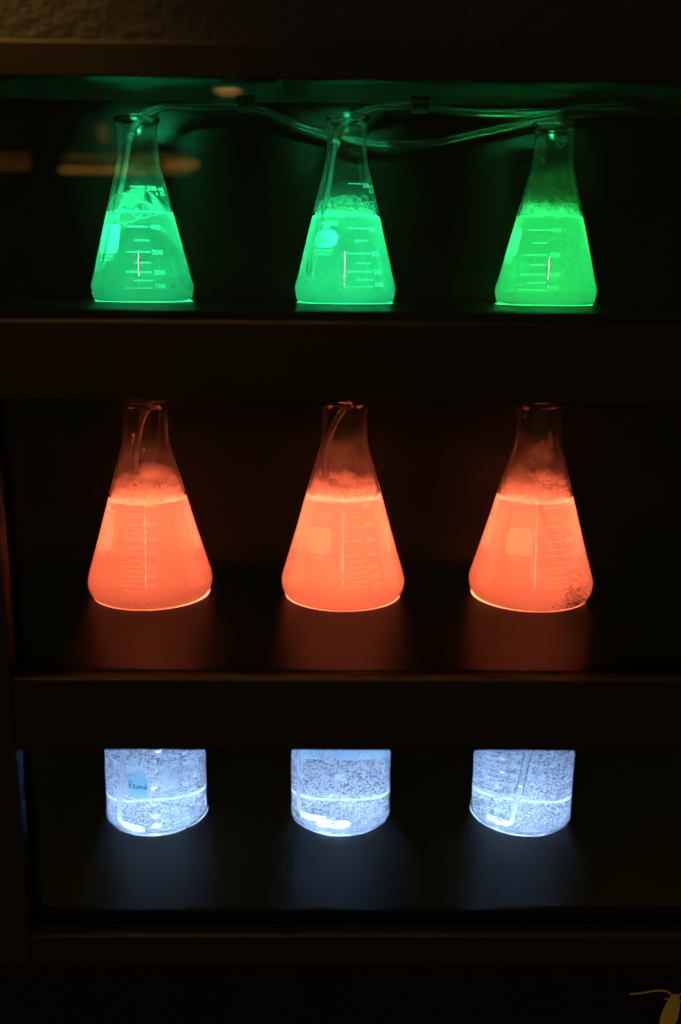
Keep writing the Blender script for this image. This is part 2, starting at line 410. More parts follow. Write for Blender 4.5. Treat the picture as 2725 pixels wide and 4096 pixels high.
def scribble(wall, strokes, th, z, wd, parent, m, name='handwriting'):
    dpm = 180 / math.pi / wall.r(z); V = []; F = []
    for st in strokes:
        sp = spline(st, 5) if len(st) > 2 else np.array(st, float)
        for i in range(len(sp)):
            t = sp[min(i + 1, len(sp) - 1)] - sp[max(i - 1, 0)]; t = t / (np.linalg.norm(t) + 1e-9); nn = np.array((-t[1], t[0])) * wd / 2
            for s in (-1, 1):
                q = sp[i] + s * nn; V.append(wall.at(th + q[0] * dpm, z + q[1], -0.0002))
            if i: k = len(V) - 4; F.append((k, k + 1, k + 3, k + 2))
    me = bpy.data.meshes.new(name); me.from_pydata(V, [], F); return link(name, me, m, parent)

# ------------------------------------------------------------------ the cabinet
ZG, ZO, ZB = -0.0293, -0.3354, -0.5726       # shelf tops, relative to the lens
wl = box('wall', -0.9, 0.9, 0.8036, 0.8110, CZ + 0.1550, CZ + 0.75, M['wall'], None, 0); wl['kind'] = 'structure'
cab = empty('display_cabinet', (0, 0.95, CZ - 1.25), 'tall black display cabinet with three glazed openings and lit shelves', 'cabinet')
cab.location = (0, 0, 0)
XL, XR = -0.2645, 0.392
def rail(z0, z1, y0=0.785, name='rail'): return box(name, XL + 0.0005, XR - 0.0005, y0, 0.803, CZ + z0, CZ + z1, M['frame'], cab)
rail(0.1385, 0.1629); rail(-0.0988, -0.0371); rail(-0.3992, -0.3342); rail(-0.6128, -0.5823)
box('stile', -0.60, XL, 0.785, 0.803, CZ - 0.6128, CZ + 0.1629, M['frame'], cab)
box('stile', XR, 0.62, 0.785, 0.803, CZ - 0.6128, CZ + 0.1629, M['frame'], cab)
box('lower_panel', -0.60, 0.62, 0.800, 0.815, CZ - 1.25, CZ - 0.6140, M['panel'], cab)
for (z0, z1) in ((-0.0371, 0.1385), (-0.3342, -0.0988), (-0.5823, -0.3992)):
    box('glass_pane', XL - 0.008, XR + 0.008, 0.8040, 0.8080, CZ + z0 - 0.008, CZ + z1 + 0.008, M['pane'], cab, 0)
for z in (ZG, ZO, ZB):
    box('shelf', -0.3395, 0.4195, 0.8092, 1.1195, CZ + z - 0.018, CZ + z, M['shelf'], cab, 0.0008)
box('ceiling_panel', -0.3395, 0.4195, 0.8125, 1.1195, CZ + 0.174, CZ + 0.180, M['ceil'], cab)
box('back_panel', -0.36, 0.44, 1.120, 1.135, CZ - 0.64, CZ + 0.1795, M['inner'], cab)
box('side_panel', -0.36, -0.340, 0.8125, 1.1195, CZ - 0.64, CZ + 0.1795, M['inner'], cab)
box('side_panel', 0.420, 0.44, 0.8125, 1.1195, CZ - 0.64, CZ + 0.1795, M['inner'], cab)

# ochre swimming-cell sticker on the lower panel
dz = -0.6722
st = empty('cell_graphic', (0.3275, 0.7996, CZ + dz), 'ochre sticker of a single cell with two whips on the lower black panel', 'sticker')
def flat(name, pts, y=-0.0006):
    bm = bmesh.new(); vs_ = [bm.verts.new((x - 0.3275, y, z - dz)) for x, z in pts]; f = bm.faces.new(vs_)
    ex = bmesh.ops.extrude_face_region(bm, geom=[f]); bmesh.ops.translate(bm, vec=(0, 0.0005, 0), verts=[v for v in ex['geom'] if isinstance(v, bmesh.types.BMVert)])
    bmesh.ops.recalc_face_normals(bm, faces=bm.faces); me = bpy.data.meshes.new(name); bm.to_mesh(me); bm.free(); return link(name, me, M['ochre'], st)
body = [(0.3302, -0.6552), (0.3268, -0.6575), (0.3237, -0.6633), (0.3208, -0.6717), (0.3187, -0.6801), (0.3183, -0.6854), (0.3190, -0.6888), (0.3215, -0.6925), (0.3255, -0.6940), (0.3300, -0.6922), (0.3335, -0.6881), (0.3354, -0.6812), (0.3360, -0.6717), (0.3355, -0.6643), (0.3347, -0.6580), (0.3334, -0.6560)]
flat('cell_body', [tuple(q) for q in spline(body + [body[0]], 4)[:-1]])
def whip(pts, wd):
    sp = spline(pts, 5); L_ = []; R_ = []
    for i in range(len(sp)):
        t = sp[min(i + 1, len(sp) - 1)] - sp[max(i - 1, 0)]; t = t / np.linalg.norm(t); n = np.array((-t[1], t[0])) * wd / 2
        L_.append(tuple(sp[i] + n)); R_.append(tuple(sp[i] - n))
    flat('whip', L_ + R_[::-1], -0.0003)
lw = [(0.2880, -0.6553), (0.2963, -0.6547), (0.3043, -0.6533), (0.3105, -0.6520), (0.3159, -0.6515), (0.3209, -0.6520), (0.3247, -0.6537), (0.3285, -0.6570)]
whip(lw, 0.0016)
whip([(0.3325, -0.6575), (0.3352, -0.6560), (0.3385, -0.6545), (0.3440, -0.6540), (0.3520, -0.6552), (0.3600, -0.6570)], 0.0016)
whip([(0.3212, -0.6604), (0.3228, -0.6606), (0.3255, -0.6607)], 0.0013)
whip([(0.3340, -0.6632), (0.3372, -0.6636), (0.3400, -0.6634)], 0.0013)

# ------------------------------------------------------------------ flasks
PG = [(46.5, .12), (49.5, 2.9), (50.8, 7.6), (51.5, 13.0), (50.9, 18), (48.1, 26.8), (41.4, 53.9), (31.7, 90.8), (29.1, 100.6), (24.3, 118.5), (21.9, 127.7), (20.1, 137), (19.3, 146), (19.1, 156), (19.4, 165), (20.2, 170.3)]
PO = [(57, .12), (61.0, 2.5), (64.5, 9.3), (65.5, 16.5), (64.6, 23), (60.2, 38), (50, 72.5), (40.5, 107), (30.5, 141), (27.4, 152), (24.4, 163), (23.1, 173), (22.9, 184), (23.1, 195), (24.0, 203)]
def offset_in(sp, t):
    out = []
    for i in range(len(sp)):
        d = sp[min(i + 1, len(sp) - 1)] - sp[max(i - 1, 0)]; d = d / np.linalg.norm(d)
        out.append(sp[i] + np.array((-d[1], d[0])) * t)
    return np.array(out)
def make_flask(name, prof, hscale, rimr, loc, label, cat, group, liq, level, tilt=0, wall_t=1.15):
    t = empty(name, loc, label, cat, group)
    pr = [(r, z * hscale) for r, z in prof]
    sp = spline(pr, 6); inn = offset_in(sp, wall_t)
    zt = sp[-1][1]; rb = sp[-1][0]
    rim = [(rb + (rimr - rb) * .65, zt + 1.4), (rimr, zt + 3.4), (rimr - .3, zt + 5.2), (rimr - 1.8, zt + 6.3), (rimr - 3.4, zt + 5.7), (rb - 1.1, zt + 3.5)]
    rim = [tuple(q) for q in spline([tuple(sp[-1])] + rim, 4)[1:]]
    zb = inn[:, 1].min()
    inner = [(q[0], max(q[1], 1.25)) for q in inn[::-1] if q[1] > 1.1]
    poly = [(0, .35), (sp[0][0] * .55, .3), (sp[0][0] * .88, .16)] + [tuple(q) for q in sp] + rim + inner + [(inner[-1][0] * .8, 1.2), (inner[-1][0] * .4, 1.25), (0, 1.3)]
    lathe('glass', [(r / 1000, z / 1000) for r, z in poly], 96, M['glass'], t)
    wall = Wall(pr)
    # the culture: its skin lies inside the glass wall
    mid = offset_in(sp, wall_t * .5)
    lq = [(q[0], q[1]) for q in mid if .75 < q[1] < level]
    rl = float(np.interp(level, mid[:, 1], mid[:, 0]))
    lp = [(0, .8), (lq[0][0] * .6, .75), (lq[0][0] * .96, .66)] + lq + [(rl, level), (rl - wall_t, level - .2), (rl - wall_t - 1.5, level - .9), (rl - wall_t - 4, level - 1.1), (0, level - 1.1)]
    lathe('culture', [(r / 1000, z / 1000) for r, z in lp], 96, liq, t)
    if name == 'conical_flask':  # added films that draw bright glass edges above the liquid
        hz = [(q[0] / 1000, q[1] / 1000) for q in offset_in(sp, wall_t + .15) if level + 1 < q[1]][::2]
        lathe('inner_glow_film', hz, 72, M['edge_glow'], t)
        hz = [(q[0] / 1000, q[1] / 1000) for q in offset_in(sp, -.12) if level - 1 < q[1]][::2]
        lathe('outer_glow_film', hz, 72, M['edge_glow_out'], t)
    return t, wall
def foam(t, wall, z0, z1, n, rmin, rmax, seed, hump=None, fill=0.55, froth=True, big=None, front=0.0, frt=None, fm='foam'):
    rng = random.Random(seed); big_items = []; small = []
    def top(a):
        h = z1 + (z1 - z0) * 0.18 * math.sin(a * 2 + seed) + (z1 - z0) * 0.10 * math.sin(a * 5 + 2 * seed)
        if hump: h += hump[1] * math.exp(-(((a - R(hump[0]) + math.pi) % (2 * math.pi) - math.pi) / R(hump[2])) ** 2)
        return h
    for k in range(n):
        a = rng.uniform(-math.pi, math.pi); u = rng.random() ** 1.5; zt = top(a)
        rb = rmin + (rmax - rmin) * rng.random() ** 2.2 * (0.45 + 0.75 * u)
        z = z0 + (zt - z0) * u
        depth = 0 if rng.random() < .6 else rng.random() ** 1.2 * .8
        rr = (wall.r(z) - 0.0018 - rb) * (1 - depth)
        (big_items if rb > 0.0016 else small).append((rr * math.sin(a), -rr * math.cos(a), z, rb, rb * rng.uniform(.82, 1.05)))
    if big: balls('dome_bubbles', big, M['dome'], t, 3)
    if big_items: balls('foam_bubbles', big_items, M[fm], t, 2)
    if small: balls('fine_foam', small, M[fm], t, 2)
    if froth:
        fz = frt or fill; it = []
        def jit(a, r, z):
            k = max(0.0, (z - z0) / max(1e-6, (z1 - z0) * fz))
            return (k * (0.0009 * math.sin(7 * a + seed) + 0.0008 * math.sin(17 * a + 3 * seed) + .0006 * math.sin(31 * a) + (top(a) - z1) * fz), 0.0003 * math.sin(23 * a + z * 900))
        zz = [z0 - .0022 + (z1 - z0 + .0022) * fz * k / 8 for k in range(9)]
        pr = [(0, zz[0])] + [(wall.r(z) - 0.0022, z) for z in zz] + [(wall.r(zz[-1]) * .86, zz[-1] + .0008), (wall.r(zz[-1]) * .6, zz[-1] - .0015), (wall.r(zz[-1]) * .3, zz[-1] - .003), (0, zz[-1] - .003)]
        fr = lathe('froth', pr, 120, M['froth'], t, jit)
        for k in range(int(300 * fz)):        # bubbles packed against the glass
            a = rng.uniform(-math.pi, math.pi); u = rng.random() ** 1.1; z = z0 + (top(a) - z0) * (fz + .12) * u
            rb = rng.uniform(.0009, .0021) * (1 + .6 * u); d = wall.r(z) - .0018 - rb
            it.append((d * math.sin(a), -d * math.cos(a), z, rb, rb))
        for k in range(130):                  # scalloped lower edge at the waterline
            a = rng.uniform(-math.pi, math.pi); rb = rng.uniform(.0010, .0024); z = z0 + rng.uniform(-.0024, .0006); d = wall.r(z) - .0016 - rb
            it.append((d * math.sin(a), -d * math.cos(a), z, rb, rb * .9))
        balls('packed_bubbles', it, M[fm], t, 2)
def specks(t, wall, n, th, z, rr, seed, m='bead', name='air_specks', depth=.12):
    rng = random.Random(seed); it = []
    for _ in range(n):
        a = R(rng.gauss(th[0], th[1])); q = rng.uniform(*z); r = rng.uniform(*rr); d = (wall.r(q) - .0022 - r) * (1 - rng.random() * depth)
        it.append((d * math.sin(a), -d * math.cos(a), q, r, r))
    balls(name, it, M[m], t, 1)
def film(t, wall, z0, z1, m, name='dried_film'):
    n = 16; pr = [(wall.r(z0 + (z1 - z0) * k / n) - .0021, z0 + (z1 - z0) * k / n) for k in range(n + 1)]
    return lathe(name, pr, 72, m, t)
def led(kind, x, y, z, r, m, label, k=1.0):
    prof = [(0, 0.0001), (r - .0004, .0001), (r, -.0001), (r, -.0005), (0, -.0005)]
    o = lathe('light_disc', prof, 96, m, None); o.location = (x, y + {'g': 0.0066, 'o': 0.0056, 'b': 0.0050}[kind], CZ + z); tag(o, label, 'light', 'light discs under the vessels')
    l = bpy.data.lights.new('led_lamp', 'AREA'); l.shape = 'DISK'; l.size = r * 1.84; l.spread = R(82 if kind == 'o' else SPREAD)
    l.energy = POWER[m.name] * k; l.color = LEDCOL[m.name]
    a = bpy.data.objects.new('led_lamp', l); COL.objects.link(a); a.location = (x, y, CZ + z + 0.00035); a.rotation_euler = (R(180), 0, 0)
    return o
SPREAD = 120
LEDCOL = {'green_led_disc': GREEN, 'yellow_green_led_disc': (0.028, 1.0, 0.17), 'orange_led_disc': ORANGE, 'cool_white_led_disc': BLUE}
POWER = {'green_led_disc': 0.42, 'yellow_green_led_disc': 0.33, 'orange_led_disc': 0.58, 'cool_white_led_disc': 0.85}

XG, YG = (-0.1879, 0.0186, 0.2242), (1.0430, 1.0435, 1.0434)
XO, YO = (-0.1867, 0.0188, 0.2201), (1.0210, 1.0202, 1.0210)
XB, YB = (-0.1818, 0.0177, 0.2154), (0.9839, 0.9841, 0.9837)
LIFT = 0.0004                                 # vessels stand on the light discs

def green_scale(t, wall, th0, zs, m, skip=()):
    zz = dict(zip((500, 400, 350, 300, 250, 200, 150, 100), zs))
    for v, z in zz.items():
        if v in skip: continue
        z /= 1000; long_ = v in (400, 300, 200, 100)
        a0, a1 = (th0, th0 + 31) if long_ else ((th0 + 1.5, th0 + 32.5) if v == 500 else (th0 + 10.8, th0 + 31))
        strip(wall, a0, a1, z, 0.0011, t, m)
        if long_: lettering(wall, str(v), a1 + 2.8, z + (.002 if v == 100 else 0), 0.0044, t, m, width=(17, 0, 14.4, 13, 11.5)[(4, 0, 3, 2, 1)[0] * 0 + {400: 0, 300: 2, 200: 3, 100: 4}[v]])
        if v == 500:
            lettering(wall, '500 mL', a1 + 3.4, z - .001, 0.0044, t, m, width=46)
            lettering(wall, '± 5%', a1 + 21, z - .0058, 0.0033, t, m, width=27)
def stopper_text(t, wall, th, z1, z2, no, m, h=(.0026, .0023), w=(23.5, 28)):
    lettering(wall, 'No. 4980', th, z1, h[0], t, m, width=w[0], align='C')
    lettering(wall, 'STOPPER No. ' + no, th, z2, h[1], t, m, width=w[1], align='C')

gr = 'green flasks on the top shelf'
F = []
for i, (lab, liq, lev, hs) in enumerate((
        ('green flask with one big dome bubble and the 500 mL mark clear above the liquid', 'liq_g1', 86.0, 1.0),
        ('green flask with a pill-shaped label and a ring of medium foam bubbles', 'liq_g2', 84.6, 1.022),
        ('brightest green flask with dark residue above its foam, nearest the right edge', 'liq_g3', 86.4, 0.998))):
    t, wl_ = make_flask('conical_flask', PG, hs, 22.4, (XG[i], YG[i], CZ + ZG + LIFT), lab, 'flask', gr, M[liq], lev)
    F.append((t, wl_))
    led('g', XG[i], YG[i], ZG, 0.0500, M['led_g3' if i == 2 else 'led_g'], ('green light disc under the flask with the dome bubble', 'green light disc under the flask with the pill label', 'green light disc under the brightest green flask')[i])
P = M['print']
t, wll = F[0]
green_scale(t, wll, -9.7, (109.2, 71.3, 58.3, 47.4, 37.4, 28.4, 20.3, 13.3), P)
patch(wll, dense(outline_rr(.0275, .0285, .0055), .0012), -41, .0597, t, P)
lettering(wll, 'PYREX®', -41, .0805, .0042, t, P, width=34, align='C'); lettering(wll, 'USA', -41, .0762, .0022, t, P, width=12, align='C')
stopper_text(t, wll, -41, .0432, .0397, '7', P)
foam(t, wll, .0862, .0900, 90, .0010, .0036, 3, froth=False, big=[(-.011, -.014, .0885, .0165, .0155), (.004, -.018, .0870, .0100, .0090), (-.019, -.012, .0880, .0075, .0075), (.013, -.019, .0868, .0060, .0062), (.019, -.015, .0866, .0045, .0042), (-.003, -.024, .0868, .0055, .005), (-.014, -.022, .0868, .0048, .0045)])
specks(t, wll, 160, (20, 38), (.010, .078), (.0003, .00055), 5); specks(t, wll, 170, (-25, 22), (.008, .040), (.0003, .00055), 6)
film(t, wll, .088, .125, film_mat('green_mist', .22, 60, zfade=(.088, .125, .15)))
t, wll = F[1]
green_scale(t, wll, 1.2, (114.1, 71.6, 60.1, 47.9, 38.7, 30.7, 23.0, 16.5), P)
patch(wll, dense(outline_rr(.0262, .0166, .0078), .0012), -31, .0618, t, P)
scribble(wll, [[(-.0075, .0000), (-.006, .002), (-.0055, -.0015), (-.004, .001)], [(-.003, -.001), (-.002, .0014), (-.001, -.001), (.0, .0014), (.001, -.001)]], -31, .0600, .0006, t, M['ink'])
lettering(wll, 'PYREX®', -31, .0761, .0042, t, P, width=36, align='C'); lettering(wll, 'USA', -32, .0724, .0020, t, P, width=12, align='C')
stopper_text(t, wll, -31, .0504, .0468, '7', P)
foam(t, wll, .0848, .0990, 420, .0008, .0042, 8, fill=.42, hump=(20, .0025, 25))
specks(t, wll, 150, (28, 25), (.008, .060), (.0003, .00055), 15); specks(t, wll, 150, (-15, 35), (.006, .036), (.0003, .00055), 16)
film(t, wll, .098, .128, film_mat('green_mist_b', .16, 50, zfade=(.095, .128, .1)))
t, wll = F[2]
green_scale(t, wll, -43.9, (112.0, 71.9, 59.5, 48.3, 38.6, 29.5, 21.6, 14.8), P, skip=(500,))
patch(wll, dense(outline_rr(.0275, .0280, .0055), .0012), -77, .0605, t, P)
stopper_text(t, wll, -76, .0445, .0410, '7', P)
foam(t, wll, .0866, .1010, 480, .0008, .0034, 11, fill=.85, hump=(-60, .004, 40))
specks(t, wll, 260, (22, 26), (.030, .074), (.00035, .0007), 25)
film(t, wll, .098, .150, film_mat('green_residue', .75, 55, .30, .72, (.5, .6, .35), zfade=(.100, .150, .05)))
specks(t, wll, 90, (-5, 40), (.100, .114), (.0003, .0008), 27, 'fleck', 'algae_flecks')
balls('neck_bubbles', [(.0045 + dx, -.0165 + abs(dx) * .5, zz, r, r) for dx, zz, r in ((-.001, .1545, .0042), (-.005, .158, .0022), (-.0015, .1595, .0018), (.0035, .159, .0024), (.0062, .1575, .0019), (.0048, .155, .0012), (.0085, .156, .0013))], M['foam'], t, 3)

gr = 'orange flasks on the middle shelf'
F = []
for i, (lab, liq, lev, hs) in enumerate((
        ('orange flask with 900 to 400 scale facing front and creamy fine foam', 'liq_o1', 107.5, 0.985),
        ('palest orange flask with label and scale side by side and large foam bubbles', 'liq_o', 112.5, 1.0),
        ('orange flask with dark brown algae flecks settled at its lower right', 'liq_o3', 111.0, 1.0))):
    t, wl_ = make_flask('conical_flask', PO, hs, 25.6, (XO[i], YO[i], CZ + ZO + LIFT), lab, 'flask', gr, M[liq], lev, wall_t=1.4)
    F.append((t, wl_))
    led('o', XO[i], YO[i], ZO, 0.0618, M['led_o'], ('orange light disc under the flask with creamy foam', 'orange light disc under the palest orange flask', 'orange light disc under the flask with dark flecks')[i], (0.80, 1.0, 0.84)[i])
OZ = {1000: 130, 950: 117, 900: 105.4, 850: 95, 800: 86.5, 750: 78.4, 700: 72, 650: 64, 600: 58, 550: 51.7, 500: 46, 450: 41.7, 400: 36.7, 350: 32, 300: 27.4, 250: 22.4}
OW = {1000: 20, 900: 15, 800: 13.3, 700: 12.4, 600: 11.4, 500: 10.5, 400: 9.7, 300: 9.4}
def orange_scale(t, wall, a0):
    for v, z in OZ.items():
        z /= 1000; lg = v % 100 == 0
        strip(wall, a0 if lg else a0 + 7.8, a0 + 22, z, .00095, t, P)
        if v == 1000:
            lettering(wall, '1000 mL', a0 + 27.5, z - .0012, .0046, t, P, width=38); lettering(wall, '± 5%', a0 + 45, z - .0068, .0036, t, P, width=20)
        elif lg: lettering(wall, str(v), a0 + 27.2, z, .0045, t, P, width=OW[v])
def orange_label(t, wall, th):
    patch(wall, dense(outline_rr(.0272, .0272, .0066), .0012), th, .0708, t, P)
    lettering(wall, '1000 mL', th, .0975, .0044, t, P, width=29.5, align='C'); lettering(wall, 'PYREX®', th, .0918, .0042, t, P, width=25.5, align='C', bold=-.004)
    lettering(wall, 'Made in Germany', th, .0876, .0021, t, P, width=24, align='C', bold=0)
    lettering(wall, 'No. 4980', th, .0545, .0031, t, P, width=18, align='C'); lettering(wall, 'STOPPER No. 9', th, .0514, .0023, t, P, width=21.5, align='C', bold=0)
for i, a0 in enumerate((-21.3, -.4, 2.7)):
    orange_scale(F[i][0], F[i][1], a0); orange_label(F[i][0], F[i][1], (a0 - 30.2) if i else a0 - 31)
t, wll = F[0]
foam(t, wll, .1078, .1290, 420, .0005, .0026, 21, fill=1.0, hump=(180, .004, 70), fm='foam_o')
specks(t, wll, 220, (8, 16), (.045, .090), (.00035, .00065), 35); specks(t, wll, 260, (5, 45), (.025, .055), (.0003, .00055), 36)
film(t, wll, .120, .175, film_mat('orange_mist', .45, 45, .3, .75, zfade=(.125, .172, .1)))
specks(t, wll, 60, (0, 30), (.004, .010), (.0003, .0006), 37, 'fleck', 'algae_flecks')
t, wll = F[1]
foam(t, wll, .1128, .1290, 420, .0008, .0046, 31, fill=.95, hump=(-40, .004, 40), fm='foam_o')
specks(t, wll, 160, (20, 40), (.030, .090), (.0003, .0006), 45)
film(t, wll, .122, .175, film_mat('orange_mist_b', .40, 42, .3, .75, zfade=(.125, .172, .1)))
t, wll = F[2]
foam(t, wll, .1112, .1290, 460, .0008, .0052, 41, fill=.95, hump=(-48, .014, 18), fm='foam_o')
specks(t, wll, 160, (-20, 40), (.030, .085), (.0003, .0006), 55)
film(t, wll, .122, .175, film_mat('orange_mist_c', .32, 40, .3, .75, zfade=(.125, .172, .15)))
rng = random.Random(5); fl = []
for _ in range(720):
    q = abs(rng.gauss(0, .016)) + .002; a = R(33 + rng.gauss(0, 11) - q * 100 + 6); r = rng.uniform(.00028, .00080) * (1.3 if q < .010 else .9); d = wll.r(q) - .0023 - r
    if q > .042: continue
    fl.append((d * math.sin(a), -d * math.cos(a), q, r, r * .7))
balls('algae_flecks', fl, M['fleck'], t, 1)

# ------------------------------------------------------------------ beakers
PBK = [(51, .12), (52.8, 1.4), (53.45, 4.2), (53.5, 10), (53.5, 60), (53.5, 120), (53.7, 140)]
gr = 'bubbling beakers on the bottom shelf'
BK = []
for i, lab in enumerate(('bubbling water beaker with pale blue house-shaped label and scale', 'bubbling water beaker with no print on its front, between two others', 'bubbling water beaker with its scale seen through from behind and angled glass tube')):
    t, wl_ = make_flask('beaker', PBK, 1.0, 55.5, (XB[i], YB[i], CZ + ZB + LIFT), lab, 'beaker', gr, M['water'], 112.0, wall_t=1.5)
    t.children[1].name = 'water'
    BK.append((t, wl_))
    led('b', XB[i], YB[i], ZB, 0.0544, M['led_b'], ('cool white light disc under the beaker with the house label', 'cool white light disc under the beaker without front print', 'cool white light disc under the beaker with the angled tube')[i])
    rng = np.random.default_rng(60 + i); n = 11000
    a = rng.uniform(0, 2 * np.pi, n); rr = np.sqrt(rng.uniform(0, 1, n)) * .0505; z = rng.uniform(.0045, .108, n); s = rng.uniform(.00033, .00060, n)
    balls('air_bubbles', np.stack([rr * np.sin(a), -rr * np.cos(a), z, s, s * rng.uniform(.7, 1.0, n)], 1), M['bead'], t, 1)
PB_ = M['print_b']
def beaker_scale(t, wall, a0, flip=1):
    for k in range(8):
        v = 200 + 100 * k; z = (88.2 - 11.75 * k) / 1000
        if z < .004: continue
        strip(wall, a0, a0 + 12.5, z, .0009, t, PB_); 
        if z - .0058 > .003: strip(wall, a0 + 2.4, a0 + 10, z - .0058, .0008, t, PB_)
        lettering(wall, str(v), a0 - 10.4, z, .0038, t, PB_, width=8.7); lettering(wall, str(1000 - v), a0 + 15.8, z, .0038, t, PB_, width=8.6)
t, wll = BK[0]
beaker_scale(t, wll, 24.7)
house = [(.0110, -.0115), (.0110, .0075), (.0095, .0090), (0, .0136), (-.0095, .0090), (-.0110, .0075), (-.0110, -.0115), (-.0098, -.0128), (.0098, -.0128)]
patch(wll, dense(house, .0012), -10.6, .0597, t, PB_)
scribble(wll, [[(-.0095, -.004), (-.0093, .004), (-.007, .0042), (-.0068, .001), (-.0092, .0), (-.006, -.0042)], [(-.0055, -.002), (-.003, -.0005), (-.004, .0012), (-.0055, -.0015), (-.003, -.0035), (-.0015, -.002)], [(-.001, -.001), (.0008, .0005), (.001, -.003), (-.001, -.003), (-.0008, -.001)], [(.002, -.003), (.003, .0005), (.0045, -.003), (.0055, .0)], [(.0065, -.0015), (.0085, .0), (.0078, -.0035), (.0063, -.002)], [(.0085, .0035), (.0088, -.001), (.0092, -.004)]], -10.6, .0585, .0008, t, M['ink'])
lettering(wll, '1000 mL', -10, .0838, .0046, t, PB_, width=26, align='C'); lettering(wll, 'No. 70000', -10.6, .0436, .0029, t, PB_, width=17, align='C')
lettering(wll, 'PYREX® VISTA™', -9.8, .0775, .0036, t, PB_, width=30, align='C', arc=.0190)
t, wll = BK[1]
patch(wll, dense(outline_rr(.060, .034, .006), .0012), 176, .066, t, PB_); 
t, wll = BK[2]
beaker_scale(t, wll, 176)
patch(wll, dense(outline_rr(.022, .024, .003), .0012), 120, .066, t, PB_)

def rising(t, wall, items, seed):
    rng = random.Random(seed)
    for (th, z, w_, h_, d) in items:
        V, F_ = ICO[3]; V = V.copy(); ph = [rng.uniform(0, 6.28) for _ in range(6)]
        for v in V:
            k = 1 + .16 * math.sin(3 * v[0] + ph[0]) * math.cos(4 * v[2] + ph[1]) + .12 * math.sin(6 * v[2] + ph[2]) + .08 * math.sin(8 * v[0] + 5 * v[1] + ph[3]); v *= k
        V = V * np.array((w_ / 2, w_ / 2.4, h_ / 2)); r = (wall.r(z) - .004) * d; a = R(th)
        me = bpy.data.meshes.new('rising_bubble'); me.from_pydata([tuple(v + np.array((r * math.sin(a), -r * math.cos(a), z))) for v in V], [], [tuple(f) for f in F_]); smooth(me)
        link('rising_bubble', me, M['bubble'], t)
rising(BK[0][0], BK[0][1], [(8, .0075, .0075, .0045, .80), (7, .0190, .0085, .0048, .80), (7, .0335, .0082, .0058, .80), (6, .0530, .0076, .0072, .80), (7, .0715, .0080, .0070, .80), (14, .0930, .0100, .0080, .7), (-8, .0950, .0150, .0070, .6)], 1)
rising(BK[1][0], BK[1][1], [(-2, .0090, .0190, .0060, .78), (-18, .0085, .0200, .0050, .80), (-12, .0300, .0090, .0070, .75), (-16, .0440, .0100, .0090, .75), (-2, .0620, .0120, .0070, .72), (-18, .0800, .0120, .0080, .7)], 2)
rising(BK[2][0], BK[2][1], [(-42, .0090, .0090, .0070, .85), (-42, .0210, .0080, .0060, .85), (-43, .0360, .0100, .0075, .85), (-44, .0500, .0100, .0065, .85), (-40, .0690, .0080, .0090, .85), (-40, .0830, .0080, .0070, .85)], 3)
# ------------------------------------------------------------------ air tubes, rods and clips
def W(x, y, z): return (x, y, CZ + z)
# first flask: vinyl tube over the rim, glass rod down to the left
A = [(-0.1927, 1.030, 0.1270), (-0.1903, 1.034, 0.136), (-0.1849, 1.040, 0.1435), (-0.1765, 1.047, 0.1512), (-0.1651, 1.054, 0.1575), (-0.1522, 1.060, 0.1604), (-0.1308, 1.068, 0.1618), (-0.1094, 1.074, 0.1625), (-0.0900, 1.078, 0.1635), (-0.0759, 1.081, 0.1632), (-0.0603, 1.084, 0.1592), (-0.0425, 1.087, 0.1530), (-0.0247, 1.0885, 0.1470), (-0.0023, 1.090, 0.1412), (0.0202, 1.090, 0.1355), (0.0427, 1.090, 0.1319), (0.0653, 1.090, 0.1304), (0.0923, 1.090, 0.1307), (0.1192, 1.090, 0.134), (0.1549, 1.089, 0.1415), (0.1861, 1.088, 0.1484), (0.2128, 1.086, 0.1538), (0.2395, 1.084, 0.1584), (0.2618, 1.082, 0.1609), (0.2886, 1.081, 0.1623), (0.3110, 1.080, 0.1632), (0.3246, 1.080, 0.1628), (0.3646, 1.082, 0.1585), (0.4150, 1.085, 0.150)]
ta = empty('air_tube', W(-0.19, 1.03, 0.0), 'long clear tube from the dome-bubble flask, sagging behind the middle neck', 'tube')
def rel(o, pts): return [tuple(Vector(W(*p)) - o.location) for p in pts]
pipe('tubing', rel(ta, A), .0036, .0023, M['tube'], ta)
def rod(o, pts, ro=.0024, ri=.0015): return pipe('glass_rod', rel(o, pts), ro, ri, M['rod'], o, 6, 14)
rod(ta, [(-0.1918, 1.0305, 0.131), (-0.1927, 1.030, 0.1265), (-0.1985, 1.026, 0.0932), (-0.2065, 1.022, 0.0624), (-0.2125, 1.018, 0.0396), (-0.2178, 1.014, 0.0145), (-0.2192, 1.013, 0.0075)])
pipe('joint', rel(ta, [(-0.1932, 1.030, 0.1240), (-0.1925, 1.030, 0.1275), (-0.1916, 1.031, 0.1305)]), .0043, .0026, M['tube'], ta, 4)
tb = empty('air_tube', W(0.007, 1.03, 0.0), 'clear tube rising from the pill-label flask along the green ceiling', 'tube')
Bp = [(0.0068, 1.030, 0.1205), (0.0087, 1.034, 0.1308), (0.0129, 1.039, 0.1382), (0.0195, 1.046, 0.1460), (0.0278, 1.053, 0.1532), (0.0364, 1.058, 0.1580), (0.0492, 1.063, 0.1622), (0.0664, 1.067, 0.1642), (0.0836, 1.070, 0.1645), (0.1015, 1.073, 0.1636), (0.1349, 1.075, 0.1603), (0.1749, 1.075, 0.1595), (0.2104, 1.074, 0.1602), (0.2547, 1.0725, 0.1640), (0.2857, 1.072, 0.1660), (0.3080, 1.072, 0.1660), (0.3300, 1.073, 0.1650), (0.370, 1.075, 0.162), (0.4150, 1.077, 0.155)]
pipe('tubing', rel(tb, Bp), .0036, .0023, M['tube'], tb)
